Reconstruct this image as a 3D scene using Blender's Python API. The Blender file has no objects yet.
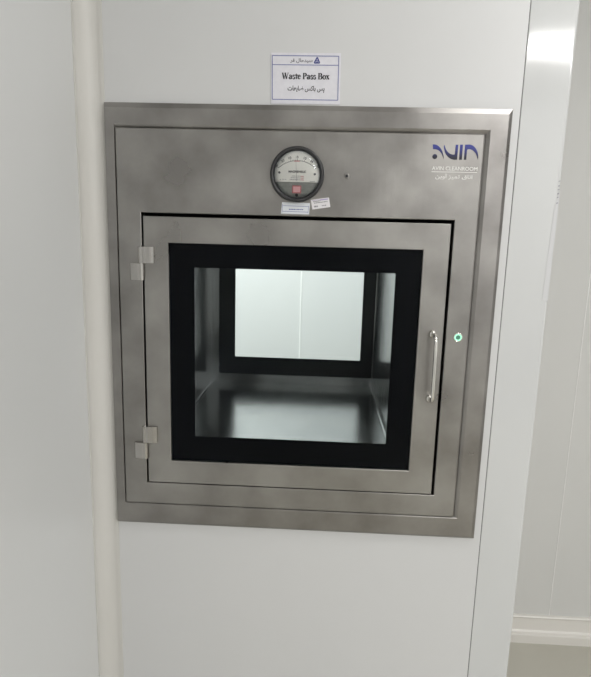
import bpy, bmesh, math, random
from mathutils import Vector, Matrix
random.seed(4)
Z0 = 1.536                       # height of the box datum above the floor
FL, CE = -1.536, 1.12            # floor and ceiling in box coordinates
SC = bpy.context.scene
COL = SC.collection

# ------------------------------------------------------------------ materials
def mat(name, base, rough=.5, metal=0., spec=.5, coat=0., coat_rough=.05):
    m = bpy.data.materials.new(name); m.use_nodes = True
    b = m.node_tree.nodes['Principled BSDF']
    b.inputs['Base Color'].default_value = (*base, 1)
    b.inputs['Roughness'].default_value = rough
    b.inputs['Metallic'].default_value = metal
    b.inputs['Specular IOR Level'].default_value = spec
    b.inputs['Coat Weight'].default_value = coat
    b.inputs['Coat Roughness'].default_value = coat_rough
    return m

def noisy(m, lo, hi, scale=(1, 1, 1), noise_scale=4, rough=None, bump=0., bump_scale=None, detail=4, lo_p=.3, hi_p=.7):
    """base colour wandering between lo and hi, roughness between two values"""
    nt = m.node_tree; N = nt.nodes; L = nt.links; b = N['Principled BSDF']
    geo = N.new('ShaderNodeNewGeometry')
    mp = N.new('ShaderNodeMapping'); mp.inputs['Scale'].default_value = scale
    L.new(geo.outputs['Position'], mp.inputs['Vector'])
    n = N.new('ShaderNodeTexNoise'); n.inputs['Scale'].default_value = noise_scale; n.inputs['Detail'].default_value = detail
    L.new(mp.outputs[0], n.inputs['Vector'])
    cr = N.new('ShaderNodeValToRGB')
    cr.color_ramp.elements[0].position = lo_p; cr.color_ramp.elements[1].position = hi_p
    cr.color_ramp.elements[0].color = (*lo, 1); cr.color_ramp.elements[1].color = (*hi, 1)
    L.new(n.outputs['Fac'], cr.inputs['Fac']); L.new(cr.outputs['Color'], b.inputs['Base Color'])
    if rough:
        r = N.new('ShaderNodeMapRange')
        r.inputs['From Min'].default_value = .3; r.inputs['From Max'].default_value = .7
        r.inputs['To Min'].default_value, r.inputs['To Max'].default_value = rough
        L.new(n.outputs['Fac'], r.inputs['Value']); L.new(r.outputs[0], b.inputs['Roughness'])
    if bump:
        n2 = N.new('ShaderNodeTexNoise'); n2.inputs['Scale'].default_value = 1; n2.inputs['Detail'].default_value = 5
        mp2 = N.new('ShaderNodeMapping'); mp2.inputs['Scale'].default_value = bump_scale
        L.new(geo.outputs['Position'], mp2.inputs['Vector']); L.new(mp2.outputs[0], n2.inputs['Vector'])
        bp = N.new('ShaderNodeBump'); bp.inputs['Strength'].default_value = bump; bp.inputs['Distance'].default_value = .002
        L.new(n2.outputs['Fac'], bp.inputs['Height']); L.new(bp.outputs[0], b.inputs['Normal'])
    return m

def steel(name, lo, hi, rough, grain):
    m = mat(name, lo, .3, 1.)
    return noisy(m, lo, hi, (1.0, 1.0, 1.0), 9, rough, .07, grain, detail=6, lo_p=.32, hi_p=.68)

M = {}
M['panel'] = noisy(mat('painted_panel', (.6, .6, .6), .34, spec=.45), (.635, .640, .642), (.655, .658, .656), (1, 1, .6), 1.6)
M['side_panel'] = noisy(mat('painted_side_panel', (.6, .6, .6), .3, spec=.5), (.66, .67, .668), (.68, .685, .682), (1, 1, .6), 1.6)
M['cove'] = noisy(mat('cove_profile', (.67, .66, .62), .4, spec=.4), (.615, .605, .575), (.645, .635, .605), (1, 1, .3), 6, (.36, .46))
M['corner'] = noisy(mat('corner_profile', (.66, .67, .68), .16, spec=.5), (.595, .605, .605), (.62, .63, .628), (1, 1, .5), 5, (.07, .10))
M['far_panel'] = noisy(mat('far_panel', (.6, .59, .57), .45, spec=.4), (.635, .637, .62), (.66, .66, .64), (1, 1, .6), 2, (.40, .5))
M['skirting'] = mat('skirting_white', (.74, .72, .68), .4)
M['joint'] = mat('joint_seal', (.85, .85, .84), .4)
M['dark_joint'] = mat('dark_joint', (.13, .13, .13), .6)
M['floor'] = noisy(mat('epoxy_floor', (.4, .38, .33), .3, spec=.4), (.48, .465, .405), (.52, .505, .445), (1, 1, 1), 3, (.3, .42))
M['ceiling'] = mat('ceiling_white', (.86, .86, .85), .6)
M['steel_v'] = steel('brushed_steel', (.250, .240, .229), (.385, .374, .358), (.26, .44), (120, 120, 9))
M['steel_h'] = steel('brushed_steel_trim', (.240, .229, .220), (.365, .353, .339), (.26, .42), (9, 120, 120))
M['steel_door'] = steel('brushed_steel_door', (.290, .280, .266), (.405, .394, .376), (.26, .42), (9, 120, 120))
M['steel_in'] = steel('chamber_steel', (.33, .34, .345), (.39, .40, .405), (.17, .23), (200, 8, 14))
M['chrome'] = noisy(mat('polished_steel', (.62, .6, .56), .18, 1.), (.70, .685, .65), (.78, .765, .73), (1, 1, 1), 40, (.10, .16))
M['hinge'] = mat('hinge_steel', (.47, .456, .435), .22, 1.)
M['black'] = mat('black_printed_glass', (.002, .0022, .0034), .35, spec=.04)
M['rear_black_hazed'] = mat('black_rear_glass_hazed', (.022, .024, .030), .3, spec=.3)  # border black lifted to bluish grey: reflection haze of the glass put into the colour
M['gasket'] = mat('black_gasket', (.006, .006, .006), .8, spec=.1)
M['bezel'] = noisy(mat('bezel_black', (.025, .025, .027), .35, spec=.5), (.022, .022, .024), (.032, .032, .034), (1, 1, 1), 60, (.3, .42))
M['dial'] = mat('dial_white', (.86, .85, .82), .5)
M['dial_grey'] = noisy(mat('dial_lower', (.2, .21, .2), .4), (.19, .20, .19), (.27, .28, .265), (1, 1, 1), 160, (.3, .45))
M['ink'] = mat('black_ink', (.02, .02, .025), .6)
M['soft_ink'] = mat('grey_ink', (.17, .17, .19), .6)
M['red'] = mat('red_ink', (.55, .09, .11), .5)
M['pink'] = mat('pink_label', (.78, .42, .45), .5)
M['paper'] = noisy(mat('paper_white', (.72, .72, .78), .35, spec=.5), (.70, .695, .745), (.75, .745, .79), (1, 1, 1), 90, (.3, .42))
M['paper_head'] = mat('paper_edge_white', (.76, .79, .84), .35)
M['blue_line'] = mat('blue_border_ink', (.20, .22, .42), .5)
M['blue'] = mat('blue_ink', (.06, .075, .30), .5)
M['sticker_blue'] = mat('sticker_pale_blue', (.73, .76, .80), .45)
M['sticker_lilac'] = mat('sticker_white', (.76, .74, .76), .45)
M['white_ink'] = mat('white_ink', (.86, .86, .84), .45)
M['film'] = mat('film_strip_white', (.60, .605, .615), .3)
M['tag_ink'] = mat('film_marks', (.30, .30, .34), .6)

m = mat('logo_blue', (.04, .05, .2), .35)                # printed two-tone ink: royal blue above, navy below
nt = m.node_tree
tc = nt.nodes.new('ShaderNodeTexCoord'); sx = nt.nodes.new('ShaderNodeSeparateXYZ'); cr = nt.nodes.new('ShaderNodeValToRGB')
nt.links.new(tc.outputs['Generated'], sx.inputs[0]); nt.links.new(sx.outputs['Z'], cr.inputs['Fac'])
cr.color_ramp.elements[0].position = .15; cr.color_ramp.elements[0].color = (.012, .013, .030, 1)
cr.color_ramp.elements[1].position = .85; cr.color_ramp.elements[1].color = (.035, .045, .27, 1)
nt.links.new(cr.outputs[0], nt.nodes['Principled BSDF'].inputs['Base Color'])
M['logo'] = m

def emit(name, c, s):
    m = bpy.data.materials.new(name); m.use_nodes = True
    b = m.node_tree.nodes['Principled BSDF']
    b.inputs['Base Color'].default_value = (*c, 1); b.inputs['Emission Color'].default_value = (*c, 1)
    b.inputs['Emission Strength'].default_value = s
    return m
M['led'] = emit('lit_green_ring', (.42, .92, .66), .55)
M['led_core'] = emit('green_lamp_core', (.07, .22, .15), .22)

def pane(name, tint, ior):
    m = bpy.data.materials.new(name); m.use_nodes = True
    nt = m.node_tree; nt.nodes.clear()
    out = nt.nodes.new('ShaderNodeOutputMaterial'); mix = nt.nodes.new('ShaderNodeMixShader')
    tr = nt.nodes.new('ShaderNodeBsdfTransparent'); gl = nt.nodes.new('ShaderNodeBsdfGlossy')
    fr = nt.nodes.new('ShaderNodeFresnel'); fr.inputs['IOR'].default_value = ior
    tr.inputs['Color'].default_value = (*tint, 1); gl.inputs['Roughness'].default_value = .02
    gl.inputs['Color'].default_value = (.9, .94, 1, 1)
    nt.links.new(fr.outputs[0], mix.inputs[0]); nt.links.new(tr.outputs[0], mix.inputs[1]); nt.links.new(gl.outputs[0], mix.inputs[2])
    nt.links.new(mix.outputs[0], out.inputs['Surface'])
    return m
M['glass'] = pane('clear_glass', (.955, .97, .965), 1.12)
M['lens'] = pane('clear_lens', (.98, .98, .97), 1.35)

# ------------------------------------------------------------------ mesh helpers (box coordinates: X right, Y into the wall, Z up)
class MB:
    def __init__(s): s.v = []; s.f = []; s.sm = []
    def add(s, vs, fs, smooth=False):
        o = len(s.v); s.v += [tuple(v) for v in vs]
        for f in fs: s.f.append([i + o for i in f]); s.sm.append(smooth)
        return s
    def box(s, x0, x1, y0, y1, z0, z1):
        return s.add([(x, y, z) for x in (x0, x1) for y in (y0, y1) for z in (z0, z1)],
                     [(0, 1, 3, 2), (4, 6, 7, 5), (0, 4, 5, 1), (2, 3, 7, 6), (0, 2, 6, 4), (1, 5, 7, 3)])
    def rings(s, rs, closed=False, caps=False):
        """nested rectangles (x0,x1,z0,z1,y) joined by quads"""
        vs = []
        for x0, x1, z0, z1, y in rs: vs += [(x0, y, z0), (x1, y, z0), (x1, y, z1), (x0, y, z1)]
        fs = []
        n = len(rs)
        for i in range(n if closed else n - 1):
            a, b = 4 * i, 4 * ((i + 1) % n)
            for k in range(4): fs.append((a + k, a + (k + 1) % 4, b + (k + 1) % 4, b + k))
        if caps: fs += [(0, 1, 2, 3), (4 * n - 4, 4 * n - 3, 4 * n - 2, 4 * n - 1)]
        return s.add(vs, fs)
    def prism(s, pts, a, b, axis, smooth=False):
        """closed outline swept from a to b: axis 'X' takes (y,z), 'Y' takes (x,z), 'Z' takes (x,y)"""
        P = {'X': lambda p, t: (t, p[0], p[1]), 'Y': lambda p, t: (p[0], t, p[1]), 'Z': lambda p, t: (p[0], p[1], t)}[axis]
        n = len(pts)
        vs = [P(p, a) for p in pts] + [P(p, b) for p in pts]
        s.add(vs, [(i, (i + 1) % n, n + (i + 1) % n, n + i) for i in range(n)], smooth)
        o = len(s.v) - 2 * n
        s.f += [[o + i for i in range(n)], [o + n + i for i in range(n)]]; s.sm += [False, False]
        return s
    def flat(s, pts, y):
        return s.add([(p[0], y, p[1]) for p in pts], [list(range(len(pts)))])
    def lathe(s, cx, cz, prof, n=48, closed=False, smooth=True):
        """profile of (radius, y) spun about the Y axis"""
        vs = []; fs = []
        for r, y in prof:
            for k in range(n):
                a = 2 * math.pi * k / n; vs.append((cx + r * math.cos(a), y, cz + r * math.sin(a)))
        m_ = len(prof)
        for i in range(m_ if closed else m_ - 1):
            a, b = i * n, ((i + 1) % m_) * n
            for k in range(n): fs.append((a + k, a + (k + 1) % n, b + (k + 1) % n, b + k))
        s.add(vs, fs, smooth)
        if not closed:
            o = len(s.v) - len(vs)
            for i in (0, m_ - 1):
                s.f.append([o + i * n + k for k in range(n)]); s.sm.append(False)
        return s
    def tube(s, path, r, n=16):
        path = [Vector(p) for p in path]; rs = r if isinstance(r, list) else [r] * len(path)
        vs = []; fs = []
        up = Vector((1, 0, 0))
        for i, p in enumerate(path):
            t = (path[min(i + 1, len(path) - 1)] - path[max(i - 1, 0)]).normalized()
            a = (up - t * up.dot(t)).normalized(); b = t.cross(a)
            for k in range(n):
                q = 2 * math.pi * k / n; vs.append(p + (a * math.cos(q) + b * math.sin(q)) * rs[i])
        for i in range(len(path) - 1):
            for k in range(n): fs.append((i * n + k, i * n + (k + 1) % n, (i + 1) * n + (k + 1) % n, (i + 1) * n + k))
        s.add(vs, fs, True)
        o = len(s.v) - len(vs)
        s.f += [[o + k for k in range(n)], [o + len(vs) - n + k for k in range(n)]]; s.sm += [False, False]
        return s
    def stroke(s, pts, w, y):
        """flat ink stroke along (x,z) points; w is one width or one per point"""
        ws = w if isinstance(w, (list, tuple)) else [w] * len(pts)
        L = []; R = []
        for i, p in enumerate(pts):
            a = pts[max(i - 1, 0)]; b = pts[min(i + 1, len(pts) - 1)]
            dx, dz = b[0] - a[0], b[1] - a[1]; l = math.hypot(dx, dz) or 1
            nx, nz = -dz / l * ws[i] / 2, dx / l * ws[i] / 2
            L.append((p[0] + nx, y, p[1] + nz)); R.append((p[0] - nx, y, p[1] - nz))
        n = len(pts)
        return s.add(L + R, [(i, i + 1, n + i + 1, n + i) for i in range(n - 1)])
    def build(s, name, material, parent=None, bevel=0., origin=None, seg=2):
        vs = [Vector((x, y, z + Z0)) for x, y, z in s.v]
        if origin is None:
            lo = Vector([min(v[i] for v in vs) for i in range(3)]); hi = Vector([max(v[i] for v in vs) for i in range(3)])
            c = (lo + hi) / 2
        else: c = Vector((origin[0], origin[1], origin[2] + Z0))
        me = bpy.data.meshes.new(name); me.from_pydata([v - c for v in vs], [], s.f); me.update()
        me.polygons.foreach_set('use_smooth', s.sm)
        bm = bmesh.new(); bm.from_mesh(me)
        bmesh.ops.remove_doubles(bm, verts=bm.verts, dist=1e-6)
        bmesh.ops.recalc_face_normals(bm, faces=bm.faces)
        if bevel:
            es = [e for e in bm.edges if len(e.link_faces) == 2 and e.calc_face_angle(0) > .6]
            bmesh.ops.bevel(bm, geom=es, offset=bevel, segments=seg, profile=.5, affect='EDGES')
        bm.to_mesh(me); bm.free()
        ms = material if isinstance(material, list) else [material]
        for q in ms: me.materials.append(q)
        o = bpy.data.objects.new(name, me); COL.objects.link(o)
        place(o, c, parent)
        return o

WORLD = {}
def place(o, c, parent):
    WORLD[o.name] = Vector(c)
    if parent: o.parent = parent; o.location = Vector(c) - WORLD[parent.name]
    else: o.location = c

def empty(name, x, y, z, parent=None):
    o = bpy.data.objects.new(name, None); o.empty_display_size = .05; COL.objects.link(o)
    place(o, Vector((x, y, z + Z0)), parent)
    return o
def structure(o): o['kind'] = 'structure'; return o
def tag(o, label, cat): o['label'] = label; o['category'] = cat; return o

def text_mesh(body, h, cx, cz, y, name, material, parent, width=None, rot=0, weight=0., shear=0.):
    """built-in typeface turned into a flat mesh, centred on (cx,cz)"""
    cu = bpy.data.curves.new(name, 'FONT'); cu.body = body; cu.size = 1; cu.offset = weight; cu.shear = shear
    o = bpy.data.objects.new(name + '_tmp', cu); COL.objects.link(o)
    me = bpy.data.meshes.new_from_object(o.evaluated_get(bpy.context.evaluated_depsgraph_get()))
    vs = [v.co.copy() for v in me.vertices]; fs = [list(p.vertices) for p in me.polygons]
    bpy.data.objects.remove(o); bpy.data.curves.remove(cu); bpy.data.meshes.remove(me)
    x0, x1 = min(v.x for v in vs), max(v.x for v in vs); z0, z1 = min(v.y for v in vs), max(v.y for v in vs)
    sz = h / (z1 - z0); sxx = width / (x1 - x0) if width else sz
    c, s_ = math.cos(rot), math.sin(rot); out = []
    for v in vs:
        a, b = (v.x - (x0 + x1) / 2) * sxx, (v.y - (z0 + z1) / 2) * sz
        out.append((cx + a * c - b * s_, y, cz + a * s_ + b * c))
    return MB().add(out, fs).build(name, material, parent)

# ------------------------------------------------------------------ the room
YR = -3.4; XR = 3.2              # room behind the camera
XS, XC, YB = -.111, .842, .78    # left wall face, outer corner, far wall of the recess
T = .06
HX0, HX1, HZ0, HZ1 = -.048, .70, -.655, .18   # cut-out for the box
structure(MB().rings([(XS, .7495, FL, CE, 0), (HX0, HX1, HZ0, HZ1, 0), (HX0, HX1, HZ0, HZ1, T), (XS, .7495, FL, CE, T)], closed=True)
          .build('wall_front', M['panel']))
structure(MB().box(XS - T, XS, YR - T, T, FL, CE).build('wall_left', M['side_panel']))
# dark joint between panel and corner profile
structure(MB().box(.7495, .7512, .0012, T, FL, CE).build('trim_1', M['dark_joint']))
# outer corner profile, folded back into the recess
r = .006
arc = [(XC - r + r * math.sin(a), r - r * math.cos(a)) for a in [math.pi / 2 * k / 6 for k in range(7)]]
trim2 = structure(MB().prism([(.7512, T), (.7512, .0006), (.7522, 0)] + arc + [(XC, .09), (XC - .006, .09), (XC - .006, T)], FL, CE, 'Z')
          .build('trim_2', M['corner']))
structure(MB().box(XC - T, XC, .09, 3.2, FL, CE).build('wall_right', M['panel']))
# concave cove profile in the left corner with a thin lip on both walls
rc = .0345; cx0, cy0 = XS + rc + .0015, -rc - .0015
cove = [(-.0680, -.0002), (-.0680, -.0022), (-.0745, -.0026)]
cove += [(cx0 + rc * math.cos(math.pi / 2 + math.pi / 2 * k / 12), cy0 + rc * math.sin(math.pi / 2 + math.pi / 2 * k / 12)) for k in range(13)]
cove += [(XS + .0022, -.0428), (XS + .0002, -.0430), (XS, 0)]
structure(MB().prism(cove, FL, CE, 'Z').build('trim_3', M['cove']))
# recess far wall: two panels with a pale joint
structure(MB().box(XC, 1.2842, YB, YB + T, FL, CE).box(1.2858, XR, YB, YB + T, FL, CE).box(1.28, 1.29, YB + .003, YB + T, FL, CE)
          .build('wall_back', M['far_panel']))
structure(MB().box(1.2838, 1.2862, YB - .0012, YB + .004, FL + .09, CE).build('trim_4', M['joint']))
# skirting: lip, flat face, ledge and foot
sk = [(YB, -1.431), (YB - .010, -1.432), (YB - .013, -1.436), (YB - .011, -1.441), (YB - .008, -1.443), (YB - .010, -1.490), (YB - .014, -1.496),
      (YB - .024, -1.499), (YB - .026, -1.504), (YB - .026, FL), (YB, FL)]
structure(MB().prism(sk, XC, XR, 'X').build('baseboard_back', M['skirting']))
structure(MB().box(XS - 2, XR + T, YR - T, 3.2, FL - .05, FL).build('floor', M['floor']))
structure(MB().box(XS - 2, XR + T, YR - T, 3.2, CE, CE + .05).build('ceiling', M['ceiling']))
structure(MB().box(XS - T, XR + T, YR - T, YR, FL, CE).build('wall_opposite', M['panel']))
structure(MB().box(XR, XR + T, YR, YB + T, FL, CE).build('wall_east', M['panel']))
# the bright room on the other side of the box
structure(MB().box(-1.7, .268, 1.9, 1.96, FL, CE).box(.272, XC - T, 1.9, 1.96, FL, CE).box(.265, .275, 1.904, 1.96, FL, CE)
          .build('wall_rear', M['panel']))
structure(MB().box(.2665, .2735, 1.8975, 1.905, FL, CE).build('trim_5', M['joint']))
structure(MB().box(-1.76, -1.7, .0, 1.96, FL, CE).build('wall_west', M['panel']))
RB = .62                         # chamber back
structure(MB().rings([(-1.7, XC - T, FL, CE, RB + .01), (-.01, .60, -.56, -.02, RB + .01), (-.01, .60, -.56, -.02, RB + .05),
                      (-1.7, XC - T, FL, CE, RB + .05)], closed=True).build('wall_partition', M['panel']))

# ------------------------------------------------------------------ the pass box
box = empty('pass_box', .319, .0, -.688)
tag(box, 'stainless steel pass box with square glazed door, built into the white wall', 'pass box')

SX0, SX1, SZ0, SZ1 = -.0449, .6839, -.6374, .1641
GX0, GX1, GZ0, GZ1 = .0044, .6367, -.5872, -.0005
MB().rings([(-.0672, .7335, -.6882, .2135, 0), (-.0672, .7330, -.6878, .2115, -.008), (-.0660, .7268, -.6838, .2028, -.0115), (-.0650, .7255, -.6825, .2015, -.012),
            (-.0470,   .6932, -.6410, .1722, -.012), (-.0462, .6884, -.6392, .1682, -.0105), (SX0 - .0006, SX1 + .0010, SZ0 - .0008, SZ1 + .0010, -.0085),
            (SX0 - .0006, SX1 + .0010, SZ0 - .0008, SZ1 + .0010, .0)]).build('trim_frame', M['steel_h'], box)
MB().rings([(SX0, SX1, SZ0, SZ1, -.002), (SX0, SX1, SZ0, SZ1, -.0108), (SX0 + .0008, SX1 - .0011, SZ0 + .0008, SZ1 - .0008, -.0128),
            (SX0 + .0024, SX1 - .0036, SZ0 + .0024, SZ1 - .0026, -.014),
            (GX0 - .0014, GX1 + .0014, GZ0 - .0014, GZ1 + .0014, -.014), (GX0 - .0003, GX1 + .0003, GZ0 - .0003, GZ1 + .0003, -.0135),
            (GX0, GX1, GZ0, GZ1, -.0125), (GX0, GX1, GZ0, GZ1, .012)]).build('face_panel', M['steel_v'], box)
# black gasket behind the door gap
CX0, CX1, CZ0, CZ1 = .028, .553, -.520, -.066
MB().rings([(GX0 - .02, GX1 + .02, GZ0 - .02, GZ1 + .02, .022), (CX0, CX1, CZ0, CZ1, .022), (CX0, CX1, CZ0, CZ1, .030), (GX0 - .02, GX1 + .02, GZ0 - .02, GZ1 + .02, .030)],
           closed=True).build('door_gasket', M['gasket'], box)
# chamber: U-shaped liner with rounded floor seams, and its top
rf = .010
def uprof(off):
    p = [(CX0 - off, CZ1)]
    R = rf + off
    p += [(CX0 + rf - R * math.cos(a), CZ0 + rf - R * math.sin(a)) for a in [math.pi / 2 * k / 10 for k in range(11)]]
    p += [(CX1 - rf + R * math.sin(a), CZ0 + rf - R * math.cos(a)) for a in [math.pi / 2 * k / 10 for k in range(11)]]
    p += [(CX1 + off, CZ1)]
    return p
MB().prism(uprof(0) + uprof(.002)[::-1], .030, RB, 'Y').build('chamber', M['steel_in'], box)
MB().box(CX0 - .002, CX1 + .002, .030, RB, CZ1, CZ1 + .002).build('chamber_top', M['steel_in'], box)

# front door
DX0, DX1, DZ0, DZ1 = .0088, .6305, -.5846, -.0075
WX0, WX1, WZ0, WZ1 = .0600, .5790, -.5330, -.0603
b = .0015
door = MB().rings([(DX0, DX1, DZ0, DZ1, .020), (DX0, DX1, DZ0, DZ1, -.0145), (DX0 + b * .3, DX1 - b * .3, DZ0 + b * .3, DZ1 - b * .3, -.0156),
                   (DX0 + b, DX1 - b, DZ0 + b, DZ1 - b, -.016), (WX0 - b * .6, WX1 + b * .6, WZ0 - b * .6, WZ1 + b * .6, -.016),
                   (WX0, WX1, WZ0, WZ1, -.0152), (WX0, WX1, WZ0, WZ1, .020)], closed=True).build('door', M['steel_door'], box)
door['label'] = 'hinged steel front door with black-bordered window'
OX0, OX1, OZ0, OZ1 = .1122, .5268, -.4765, -.1095
MB().box(WX0, WX1, -.0130, -.0090, WZ0, WZ1).build('door_glass', M['glass'], door)
MB().rings([(WX0, WX1, WZ0, WZ1, -.0088), (OX0, OX1, OZ0, OZ1, -.0088), (OX0, OX1, OZ0, OZ1, -.0082), (WX0, WX1, WZ0, WZ1, -.0082)], closed=True) \
    .build('window_border', M['black'], door)['label'] = 'black border printed around the window'
# pull handle with round feet
def arcpath(c, r, a0, a1, n, x0, x1, flip=1):
    return [(x0 + (x1 - x0) * k / n, c[0] + r * math.cos(a0 + (a1 - a0) * k / n), c[1] + r * math.sin(a0 + (a1 - a0) * k / n)) for k in range(n + 1)]
hp = [(.6085, -.016, -.2310), (.6088, -.030, -.2308)]
hp += arcpath((-.036, -.2438), .013, math.pi / 2, math.pi, 6, .6090, .6105)
hp += [(.6110, -.0492, -.275), (.6112, -.0492, -.325)]
hp += arcpath((-.036, -.3552), .013, math.pi, 1.5 * math.pi, 6, .6112, .6112)
hp += [(.6112, -.030, -.3684), (.6112, -.016, -.3686)]
han = MB().tube(hp, .0042).build('handle', M['chrome'], door); han['label'] = 'polished round bar handle'
for hx, hz in ((.6085, -.2310), (.6112, -.3686)): MB().lathe(hx, hz, [(.0078, -.0158), (.0082, -.0185), (.0066, -.0225), (.0050, -.024)], 20).build('handle_foot', M['chrome'], door)
# hinges: an upper leaf on the door and a lower leaf on the panel, each rolled round the pin
def hinge(zu1, zm, zl0, n):
    h = empty('hinge', .006, -.016, (zu1 + zl0) / 2, box)
    ax, ay, rr = .0045, -.0205, .0058
    def leaf(x_end, z0, z1, side, yface):
        mb = MB()
        pr = []
        a0 = math.pi * .5 if side > 0 else math.pi * .5
        for k in range(17):                                   # rolled knuckle
            a = math.pi / 2 + side * (math.pi * 1.5 * k / 16)
            pr.append((ax + rr * math.cos(a), ay + rr * math.sin(a)))
        pr = pr[:13]
        # outline: knuckle round the pin, then the flat leaf out to x_end
        front = ay - rr
        w_ = x_end - ax
        pr += [(ax + w_ * .28, front + .0002), (ax + w_ * .45, front + .0008), (ax + w_ * .62, front + .0014), (ax + w_ * .78, front + .0022),
               (ax + w_ * .93, front + .0034), (x_end, front + .0054), (x_end, yface), (ax + side * .006, yface)]
        mb.prism(pr, z0, z1, 'Z')
        return mb.build('hinge_leaf', M['hinge'], h)
    leaf(.0312, zm + .0004, zu1, 1, -.0158)
    leaf(-.0192, zl0, zm - .0004, -1, -.0138)
    mb = MB()
    mb.v = []; pts = [(ax + .0026 * math.cos(2 * math.pi * k / 14), ay + .0026 * math.sin(2 * math.pi * k / 14)) for k in range(14)]
    mb.prism(pts, zl0 - .0012, zu1 + .0012, 'Z', True).build('hinge_pin', M['chrome'], h)
    h['label'] = n
hinge(-.0690, -.1030, -.1380, 'upper steel hinge of the door')
hinge(-.4545, -.4910, -.5275, 'lower steel hinge of the door')

# rear door with its own black-bordered window
RX0, RX1, RZ0, RZ1 = .0495, .5515, -.4920, -.074
VX0, VX1, VZ0, VZ1 = .1014, .5122, -.4360, -.118
rd = MB().rings([(-.005, .595, -.555, -.025, RB + .001), (RX0, RX1, RZ0, RZ1, RB + .001), (RX0, RX1, RZ0, RZ1, RB + .035), (-.005, .595, -.555, -.025, RB + .035)], closed=True) \
    .build('rear_door', M['steel_in'], box)
rd['label'] = 'rear door with a bright window, seen through the front glass'
MB().box(RX0, RX1, RB + .006, RB + .010, RZ0, RZ1).build('door_glass', M['glass'], rd)
MB().rings([(RX0, RX1, RZ0, RZ1, RB + .0104), (VX0, VX1, VZ0, VZ1, RB + .0104), (VX0, VX1, VZ0, VZ1, RB + .011), (RX0, RX1, RZ0, RZ1, RB + .011)], closed=True) \
    .build('window_border', M['rear_black_hazed'], rd)

# ------------------------------------------------------------------ pressure gauge
gx, gz = .3207, .0803
g = empty('pressure_gauge', gx, -.014, gz, box); g['label'] = 'round pressure gauge with black bezel and white dial'
MB().lathe(gx, gz, [(.0470, -.0138), (.0515, -.0138), (.0532, -.0150), (.0538, -.0180), (.0536, -.0220), (.0524, -.0252), (.0505, -.0264), (.0478, -.0262),
                    (.0465, -.0245), (.0450, -.0205), (.0450, -.0138)], 64, closed=True).build('bezel', M['bezel'], g)
YD = -.0190
R = .0451
def seg(z0, up, n=48):
    """part of the dial disc above / below the line z0"""
    a0 = math.asin((z0 - gz) / R)
    if up: an = [a0 + (math.pi - 2 * a0) * k / n for k in range(n + 1)]
    else: an = [math.pi - a0 + (math.pi + 2 * a0) * k / n for k in range(n + 1)]
    return [(gx + R * math.cos(a), gz + R * math.sin(a)) for a in an]
zc = .0657
MB().prism(seg(zc, True), YD, -.0142, 'Y').build('dial_face', M['dial'], g)
MB().prism(seg(zc - .0002, False), YD + .0012, -.0142, 'Y').build('dial_cover', M['dial_grey'], g)
yi = YD - .0003
pc = (gx, gz - .0275)                                 # centre of the scale arc
ra = .0535
mb = MB()
angs = [math.radians(90 + a) for a in range(-44, 45, 4)]
mb.stroke([(pc[0] + ra * math.cos(a), pc[1] + ra * math.sin(a)) for a in angs], .0007, yi)
for k in range(-12, 13):
    a = math.radians(90 - k * 3.6); l = .0034 if k % 4 == 0 else .0018
    mb.stroke([(pc[0] + ra * math.cos(a), pc[1] + ra * math.sin(a)), (pc[0] + (ra + l) * math.cos(a), pc[1] + (ra + l) * math.sin(a))], .0006, yi)
mb.build('scale_marks', M['ink'], g)
mb = MB()
MB().stroke([(pc[0] + (ra - .0006) * math.cos(a), pc[1] + (ra - .0006) * math.sin(a)) for a in [math.radians(90 + q) for q in (-5, -2, 1, 4, 7)]], .0016, yi - .0001).build('red_mark', M['red'], g)
for k in (-1, 0, 1):
    MB().stroke([(gx + .007, .0735 - .0035 * k), (gx + .0135, .0733 - .0035 * k)], .0010, yi).build('red_mark', M['red'], g)
for k, t in zip((-3, -2, -1, 0, 1, 2, 3), ('30', '20', '10', '0', '10', '20', '30')):
    a = math.radians(90 - k * 14.4)
    text_mesh(t, .0050, pc[0] + (ra + .0068) * math.cos(a), pc[1] + (ra + .0068) * math.sin(a), yi, 'scale_number', M['ink'], g, rot=a - math.pi / 2, weight=.015)
text_mesh('MAGNEHELIC', .0045, gx + .0005, .0885 - .0030, yi, 'dial_lettering', M['ink'], g, width=.0350, weight=.03)
mb = MB()
for x0, x1, z in ((-.010, .0065, .0770), (-.0125, .0065, .0735), (-.0145, .0065, .0700)):
    x = x0
    while x < x1:
        w = random.uniform(.0012, .0032); mb.stroke([(gx + x, z), (gx + min(x + w, x1), z)], .0011, yi); x += w + .0008
for x in (-.034, -.029, -.024): mb.stroke([(gx + x, .0702), (gx + x + .0025, .0702)], .0009, yi)
for x in (.026, .0295, .033): mb.stroke([(gx + x, .0676), (gx + x + .0022, .0673)], .0011, yi)
mb.build('dial_print', M['soft_ink'], g)
for sx_ in (-.0352, .0350): MB().lathe(gx + sx_, .0832 if sx_ < 0 else .0815, [(.0022, YD), (.0022, YD - .0012), (.0012, YD - .0016)], 14).build('dial_screw', M['ink'], g)
MB().stroke([(.3172, .1155), (.3200, .0680)], [.0003, .0006], yi - .0002).build('needle', M['soft_ink'], g)
MB().rings([(.3120, .3295, .0442, .0588, YD + .0004), (.3135, .3280, .0457, .0573, YD + .0004), (.3135, .3280, .0457, .0573, YD + .0010), (.3120, .3295, .0442, .0588, YD + .0010)], closed=True) \
    .build('zero_window_rim', M['red'], g)
MB().box(.3137, .3278, YD + .0003, YD + .0010, .0459, .0571).build('zero_window', M['pink'], g)
MB().lathe(gx, .0405, [(.0030, YD + .0012), (.0030, YD - .001), (.0016, YD - .0014)], 14).build('zero_screw', M['ink'], g)
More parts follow.
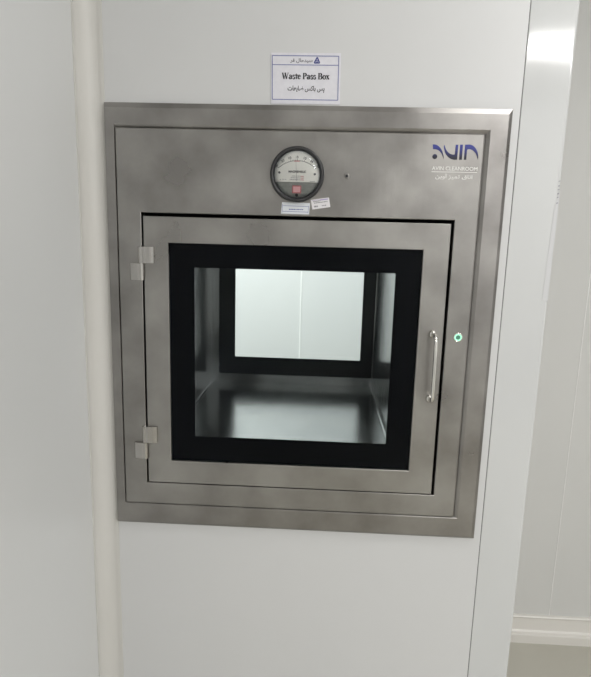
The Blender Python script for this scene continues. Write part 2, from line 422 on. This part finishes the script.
MB().lathe(gx, gz, [(.0449, -.0206), (.0446, -.0213), (.0330, -.0236), (.0180, -.0248), (.0050, -.0251)], 48).build('lens', M['lens'], g)

# ------------------------------------------------------------------ stickers, screw, lamp and maker's mark on the face panel
def quad_sticker(name, q, m_, parent, label, y0=-.0141, y1=-.0147):
    o = MB().prism(q, y1, y0, 'Y').build(name, m_, parent); o['label'] = label; return o
st = quad_sticker('sticker', [(.2900, .0040), (.3466, .0036), (.3480, .0258), (.2918, .0266)], M['sticker_blue'], box, 'small pale blue printed sticker under the gauge')
mb = MB()
for z in (.0195, .0085): mb.stroke([(.2930, z + .0002), (.3450, z - .0004)], .0009, -.0149)
mb.stroke([(.3444, .0060), (.3452, .0205)], .0008, -.0149); mb.stroke([(.2922, .0062), (.2928, .0225)], .0008, -.0149)
mb.build('sticker_lines', M['blue_line'], st)
mb = MB(); x = .3060
while x < .3330:
    w = random.uniform(.001, .003); mb.stroke([(x, .0128), (x + w, .0127)], .0019, -.0149); x += w + .0008
mb.build('sticker_print', M['blue'], st)
s2 = [(.3531, .0135), (.3888, .0192), (.3854, .0377), (.3490, .0322)]
st2 = quad_sticker('sticker', s2, M['sticker_lilac'], box, 'small tilted white sticker at the lower right of the gauge', -.0141, -.0148)
def on2(u, v):
    a = Vector(s2[0]).lerp(Vector(s2[1]), u); b_ = Vector(s2[3]).lerp(Vector(s2[2]), u); p = a.lerp(b_, v); return (p.x, p.y)
mb = MB()
for v, u0, u1 in ((.78, .12, .5), (.62, .15, .9), (.30, .12, .34), (.22, .12, .34), (.25, .55, .8)):
    u = u0
    while u < u1:
        w = random.uniform(.03, .08); mb.stroke([on2(u, v), on2(min(u + w, u1), v)], .0015, -.0150); u += w + .025
mb.build('sticker_print', M['soft_ink'], st2)
mb = MB(); mb.stroke([on2(.06, .9), on2(.94, .9)], .0007, -.0150); mb.stroke([on2(.50, .85), on2(.94, .85)], .0018, -.0150)
mb.build('sticker_lines', mat('lilac_ink', (.42, .36, .58), .5), st2)

sc_ = MB().lathe(.4194, .0798, [(.0052, -.0139), (.0050, -.0152), (.0040, -.0160), (.0030, -.0158)], 18).build('screw', M['steel_v'], box)
MB().lathe(.4190, .0796, [(.0028, -.0157), (.0026, -.0163)], 14).build('screw_recess', M['ink'], sc_)

il = MB().lathe(.6615, -.2365, [(.0098, -.0139), (.0098, -.0150), (.0090, -.0158), (.0075, -.0158), (.0075, -.0139)], 32, closed=True).build('indicator_light', M['chrome'], box)
il['label'] = 'small lit round green indicator'
MB().lathe(.6615, -.2365, [(.0076, -.0140), (.0076, -.0156), (.0070, -.0162), (.0046, -.0162), (.0046, -.0140)], 32, closed=True).build('light_ring', M['led'], il)
MB().lathe(.6615, -.2365, [(.0046, -.0140), (.0046, -.0158), (.0036, -.0160)], 24).build('light_core', M['led_core'], il)

YL = -.0144
SH = [
 [(0.5835, 0.1429), (0.5876, 0.143), (0.5918, 0.1417), (0.596, 0.139), (0.5995, 0.1354), (0.6023, 0.1311), (0.6045, 0.1259), (0.606, 0.1206), (0.6063, 0.1155), (0.6045, 0.1205), (0.602, 0.1254), (0.5988, 0.1295), (0.595, 0.1323), (0.5902, 0.1338), (0.5845, 0.1341)],
 [(0.606, 0.1425), (0.605, 0.1404), (0.606, 0.135), (0.6078, 0.1293), (0.6109, 0.1238), (0.6154, 0.1192), (0.621, 0.1162), (0.6265, 0.115), (0.6323, 0.1152), (0.6326, 0.1433), (0.6279, 0.1432), (0.6273, 0.1262), (0.6263, 0.1246), (0.6225, 0.1247), (0.6181, 0.126), (0.6136, 0.1289), (0.6098, 0.1335), (0.6075, 0.1383)],
 [(0.6362, 0.1434), (0.6415, 0.1435), (0.6416, 0.1154), (0.6362, 0.1152)],
 [(0.6458, 0.1436), (0.6454, 0.1154), (0.65, 0.1155), (0.6502, 0.1329), (0.6512, 0.1349), (0.6558, 0.1353), (0.6602, 0.134), (0.664, 0.1313), (0.6676, 0.127), (0.6703, 0.1219), (0.6722, 0.116), (0.6728, 0.1198), (0.6722, 0.125), (0.6705, 0.1306), (0.6675, 0.1359), (0.6636, 0.1401), (0.6591, 0.1428), (0.6544, 0.1439)]]
lg = empty('logo', .628, -.014, .11, box); lg['label'] = 'blue maker logo with white lettering, top right of the panel'
mb = MB()
for p in SH: mb.prism(p, YL - .0002, -.0140, 'Y')
mb.lathe(.5889, .1202, [(.0047, -.0140), (.0047, YL - .0002)], 24, smooth=False)
mb.build('emblem', M['logo'], lg)
text_mesh('AVIN CLEANROOM', .0072, .6290, .0985, YL, 'lettering', M['white_ink'], lg, width=.0880)
MB().stroke([(.5845, .0916), (.6730, .0919)], .0010, YL).build('rule', M['white_ink'], lg)
fa = '\ufe8d\ufe97\ufe8e\ufed5 \ufe97\ufee4\ufbff\ufeb0 \ufe81\ufeed\ufbfe\ufee6'
text_mesh(fa[::-1], .0108, .6285, .0828, YL, 'lettering', M['white_ink'], lg, width=.0720, weight=.01)

# ------------------------------------------------------------------ paper sign above the box
sg = MB().prism([(.2648, .2156), (.4003, .2159), (.3986, .3097), (.2634, .3090)], -.0012, -.0001, 'Y').build('paper_sign', M['paper'], None, origin=(.332, 0, .2157))
tag(sg, 'white paper sign reading Waste Pass Box, stuck on the wall above the steel box', 'sign')
YP = -.0015
B = [(.2672, .2236), (.3958, .2239), (.3946, .3040), (.2658, .3038)]
mb = MB()
for i in range(4): mb.stroke([B[i], B[(i + 1) % 4]], .0016, YP)
mb.stroke([(.2660, .2872), (.3948, .2876)], .0015, YP)
mb.build('border_line', M['blue_line'], sg)
# serif letters, drawn in a 0..1 em
def ell(cx, cz, rx, rz, a0, a1, wt, wn, n=14):
    P = []; W = []
    for k in range(n + 1):
        a = math.radians(a0 + (a1 - a0) * k / n); P.append((cx + rx * math.cos(a), cz + rz * math.sin(a)))
        W.append(wn + (wt - wn) * abs(math.cos(a)))
    return P, W
T_, N_ = .13, .05
def sf(x0, x1, z): return ([(x0, z), (x1, z)], .045)
GL = {
 'W': (1.02, [([(.10, .69), (.33, .0)], T_), ([(.33, .0), (.52, .69)], N_), ([(.47, .69), (.70, .0)], T_), ([(.70, .0), (.92, .69)], N_), sf(.0, .24, .68), sf(.38, .62, .68), sf(.82, 1.02, .68)]),
 'a': (.50, [([(.36, .34), (.36, .06), (.42, .03), (.48, .06)], [T_, T_, .08, .03]), ell(.22, .34, .14, .11, 0, 170, .12, .06), ell(.20, .13, .14, .12, 60, 330, T_, .06)]),
 's': (.40, [ell(.20, .34, .12, .11, 30, 250, .11, .07), ell(.20, .12, .13, .11, 70, -150, .12, .07), ([(.32, .46), (.33, .32)], .04), ([(.06, .0), (.05, .15)], .04)]),
 't': (.34, [([(.16, .62), (.16, .08), (.22, .03), (.32, .07)], [.06, T_, .09, .03]), ([(-.03, .45), (.38, .45)], .10)]),
 'e': (.45, [ell(.23, .235, .16, .225, 10, 320, T_, .05), sf(.12, .40, .26)]),
 'P': (.62, [([(.17, .0), (.17, .69)], T_), sf(.03, .33, .02), sf(.03, .36, .67), ell(.33, .50, .19, .165, 90, -90, .15, .05), sf(.2, .36, .34)]),
 'B': (.67, [([(.17, .0), (.17, .69)], T_), sf(.03, .40, .02), sf(.03, .38, .67), ell(.35, .52, .17, .15, 90, -90, .14, .05), ell(.37, .19, .20, .17, 90, -90, .15, .05), sf(.2, .4, .36)]),
 'o': (.50, [ell(.25, .235, .18, .22, 0, 360, T_, .05, 24)]),
 'x': (.50, [([(.09, .46), (.40, .01)], T_), ([(.40, .46), (.08, .01)], N_), sf(.0, .22, .445), sf(.30, .48, .445), sf(.0, .2, .02), sf(.27, .50, .02)]),
 ' ': (.24, [])}
adv = sum(GL[c][0] + .02 for c in 'Waste Pass Box')
kx = .0930 / adv; kz = .0112 / .69; x = .2852; z0 = .2614
mb = MB()
for c in 'Waste Pass Box':
    w_, st_ = GL[c]
    for P, W in st_:
        ws = [q * .0200 for q in (W if isinstance(W, list) else [W] * len(P))]
        mb.stroke([(x + p[0] * kx, z0 + p[1] * kz + (x - .285) * .004) for p in P], ws, YP)
    x += (w_ + .02) * kx
mb.build('lettering', M['ink'], sg)
fa = '\ufb58\ufeb2 \ufe91\ufe8e\ufb90\ufeb2 \ufebf\ufe8e\ufbfe\ufecc\ufe8e\ufe95'
text_mesh(fa[::-1], .0128, .3330, .2432, YP, 'lettering', M['ink'], sg, width=.0720, weight=.016)
fa = '\ufeb3\ufbff\ufeaa\ufea3\ufe8e\ufedd \ufed3\ufeae'
text_mesh(fa[::-1], .0088, .3225, .2950, YP, 'lettering', M['soft_ink'], sg, width=.0430, weight=.02)
mb = MB()
tri = [(.3475, .2912), (.3580, .2914), (.3530, .3016)]
for i in range(3): mb.stroke([tri[i], tri[(i + 1) % 3]], .0022, YP)
mb.stroke([(.3504, .2962), (.3553, .2962)], .0012, YP); mb.stroke([(.3528, .2914), (.3553, .2962)], .0012, YP); mb.stroke([(.3528, .2914), (.3504, .2962)], .0012, YP)
mb.build('emblem', M['blue'], sg)

# ------------------------------------------------------------------ leftover film on the edge of the corner
film = MB().prism([(.8290, -.1560), (.8405, -.1560), (.8416, .0650), (.8340, .0300)], -.0005, .0, 'Y').build('film_strip', M['film'], trim2)
film['label'] = 'thin pale strip of film on the corner edge'
mb = MB()
for k, z in enumerate((.080, .071, .064, .056, .049, .038)):
    mb.stroke([(.8365, z), (.8400, z + .001)], .0020 if k % 2 else .0014, -.0007)
mb.build('printed_marks', M['tag_ink'], film)

# ------------------------------------------------------------------ light
def area(name, x, y, z, sx, sy, power, color, rot=(0, 0, 0)):
    l = bpy.data.lights.new(name, 'AREA'); l.shape = 'RECTANGLE'; l.size = sx; l.size_y = sy; l.energy = power; l.color = color
    o = bpy.data.objects.new(name, l); COL.objects.link(o); o.location = (x, y, z + Z0); o.rotation_euler = rot
    return o
day = (1, .985, .972)
area('ceiling_lamp', 2.13, -2.50, CE - .01, 1.2, .34, 74, day)
area('ceiling_lamp', 1.20, -.72, CE - .01, .6, .6, 12, day)
area('ceiling_lamp', -.45, 1.05, CE - .01, 1.2, .6, 54, (.975, 1, .99))
w = bpy.data.worlds.new('world'); SC.world = w; w.use_nodes = True
w.node_tree.nodes['Background'].inputs[0].default_value = (.8, .85, .9, 1)
w.node_tree.nodes['Background'].inputs[1].default_value = .02

# ------------------------------------------------------------------ camera (pose solved from the box's own rectangles)
rx, ry, rz = 0.181969333, 0.0414986215, 0.0269522531
def RX(a): return Matrix(((1, 0, 0), (0, math.cos(a), -math.sin(a)), (0, math.sin(a), math.cos(a))))
def RY(a): return Matrix(((math.cos(a), 0, math.sin(a)), (0, 1, 0), (-math.sin(a), 0, math.cos(a))))
def RZ(a): return Matrix(((math.cos(a), -math.sin(a), 0), (math.sin(a), math.cos(a), 0), (0, 0, 1)))
Rm = RZ(rz) @ RX(rx) @ RY(ry)
wv = lambda v: Vector((v[0], v[2], -v[1]))
right, down, fwd = wv(Rm[0]), wv(Rm[1]), wv(Rm[2])
cam = bpy.data.cameras.new('camera'); co = bpy.data.objects.new('camera', cam); COL.objects.link(co)
cam.sensor_fit = 'HORIZONTAL'; cam.sensor_width = 36; cam.lens = 560 / 591 * 36; cam.clip_start = .02
mw = Matrix((right, -down, -fwd)).transposed().to_4x4()
mw.translation = Vector((.3739695, -1.1661631, -.0384786 + Z0))
co.matrix_world = mw
SC.camera = co

SC.view_settings.view_transform = 'Standard'; SC.view_settings.look = 'None'
SC.view_settings.gamma = 1; SC.view_settings.use_curve_mapping = False
SC.view_settings.exposure = -.16
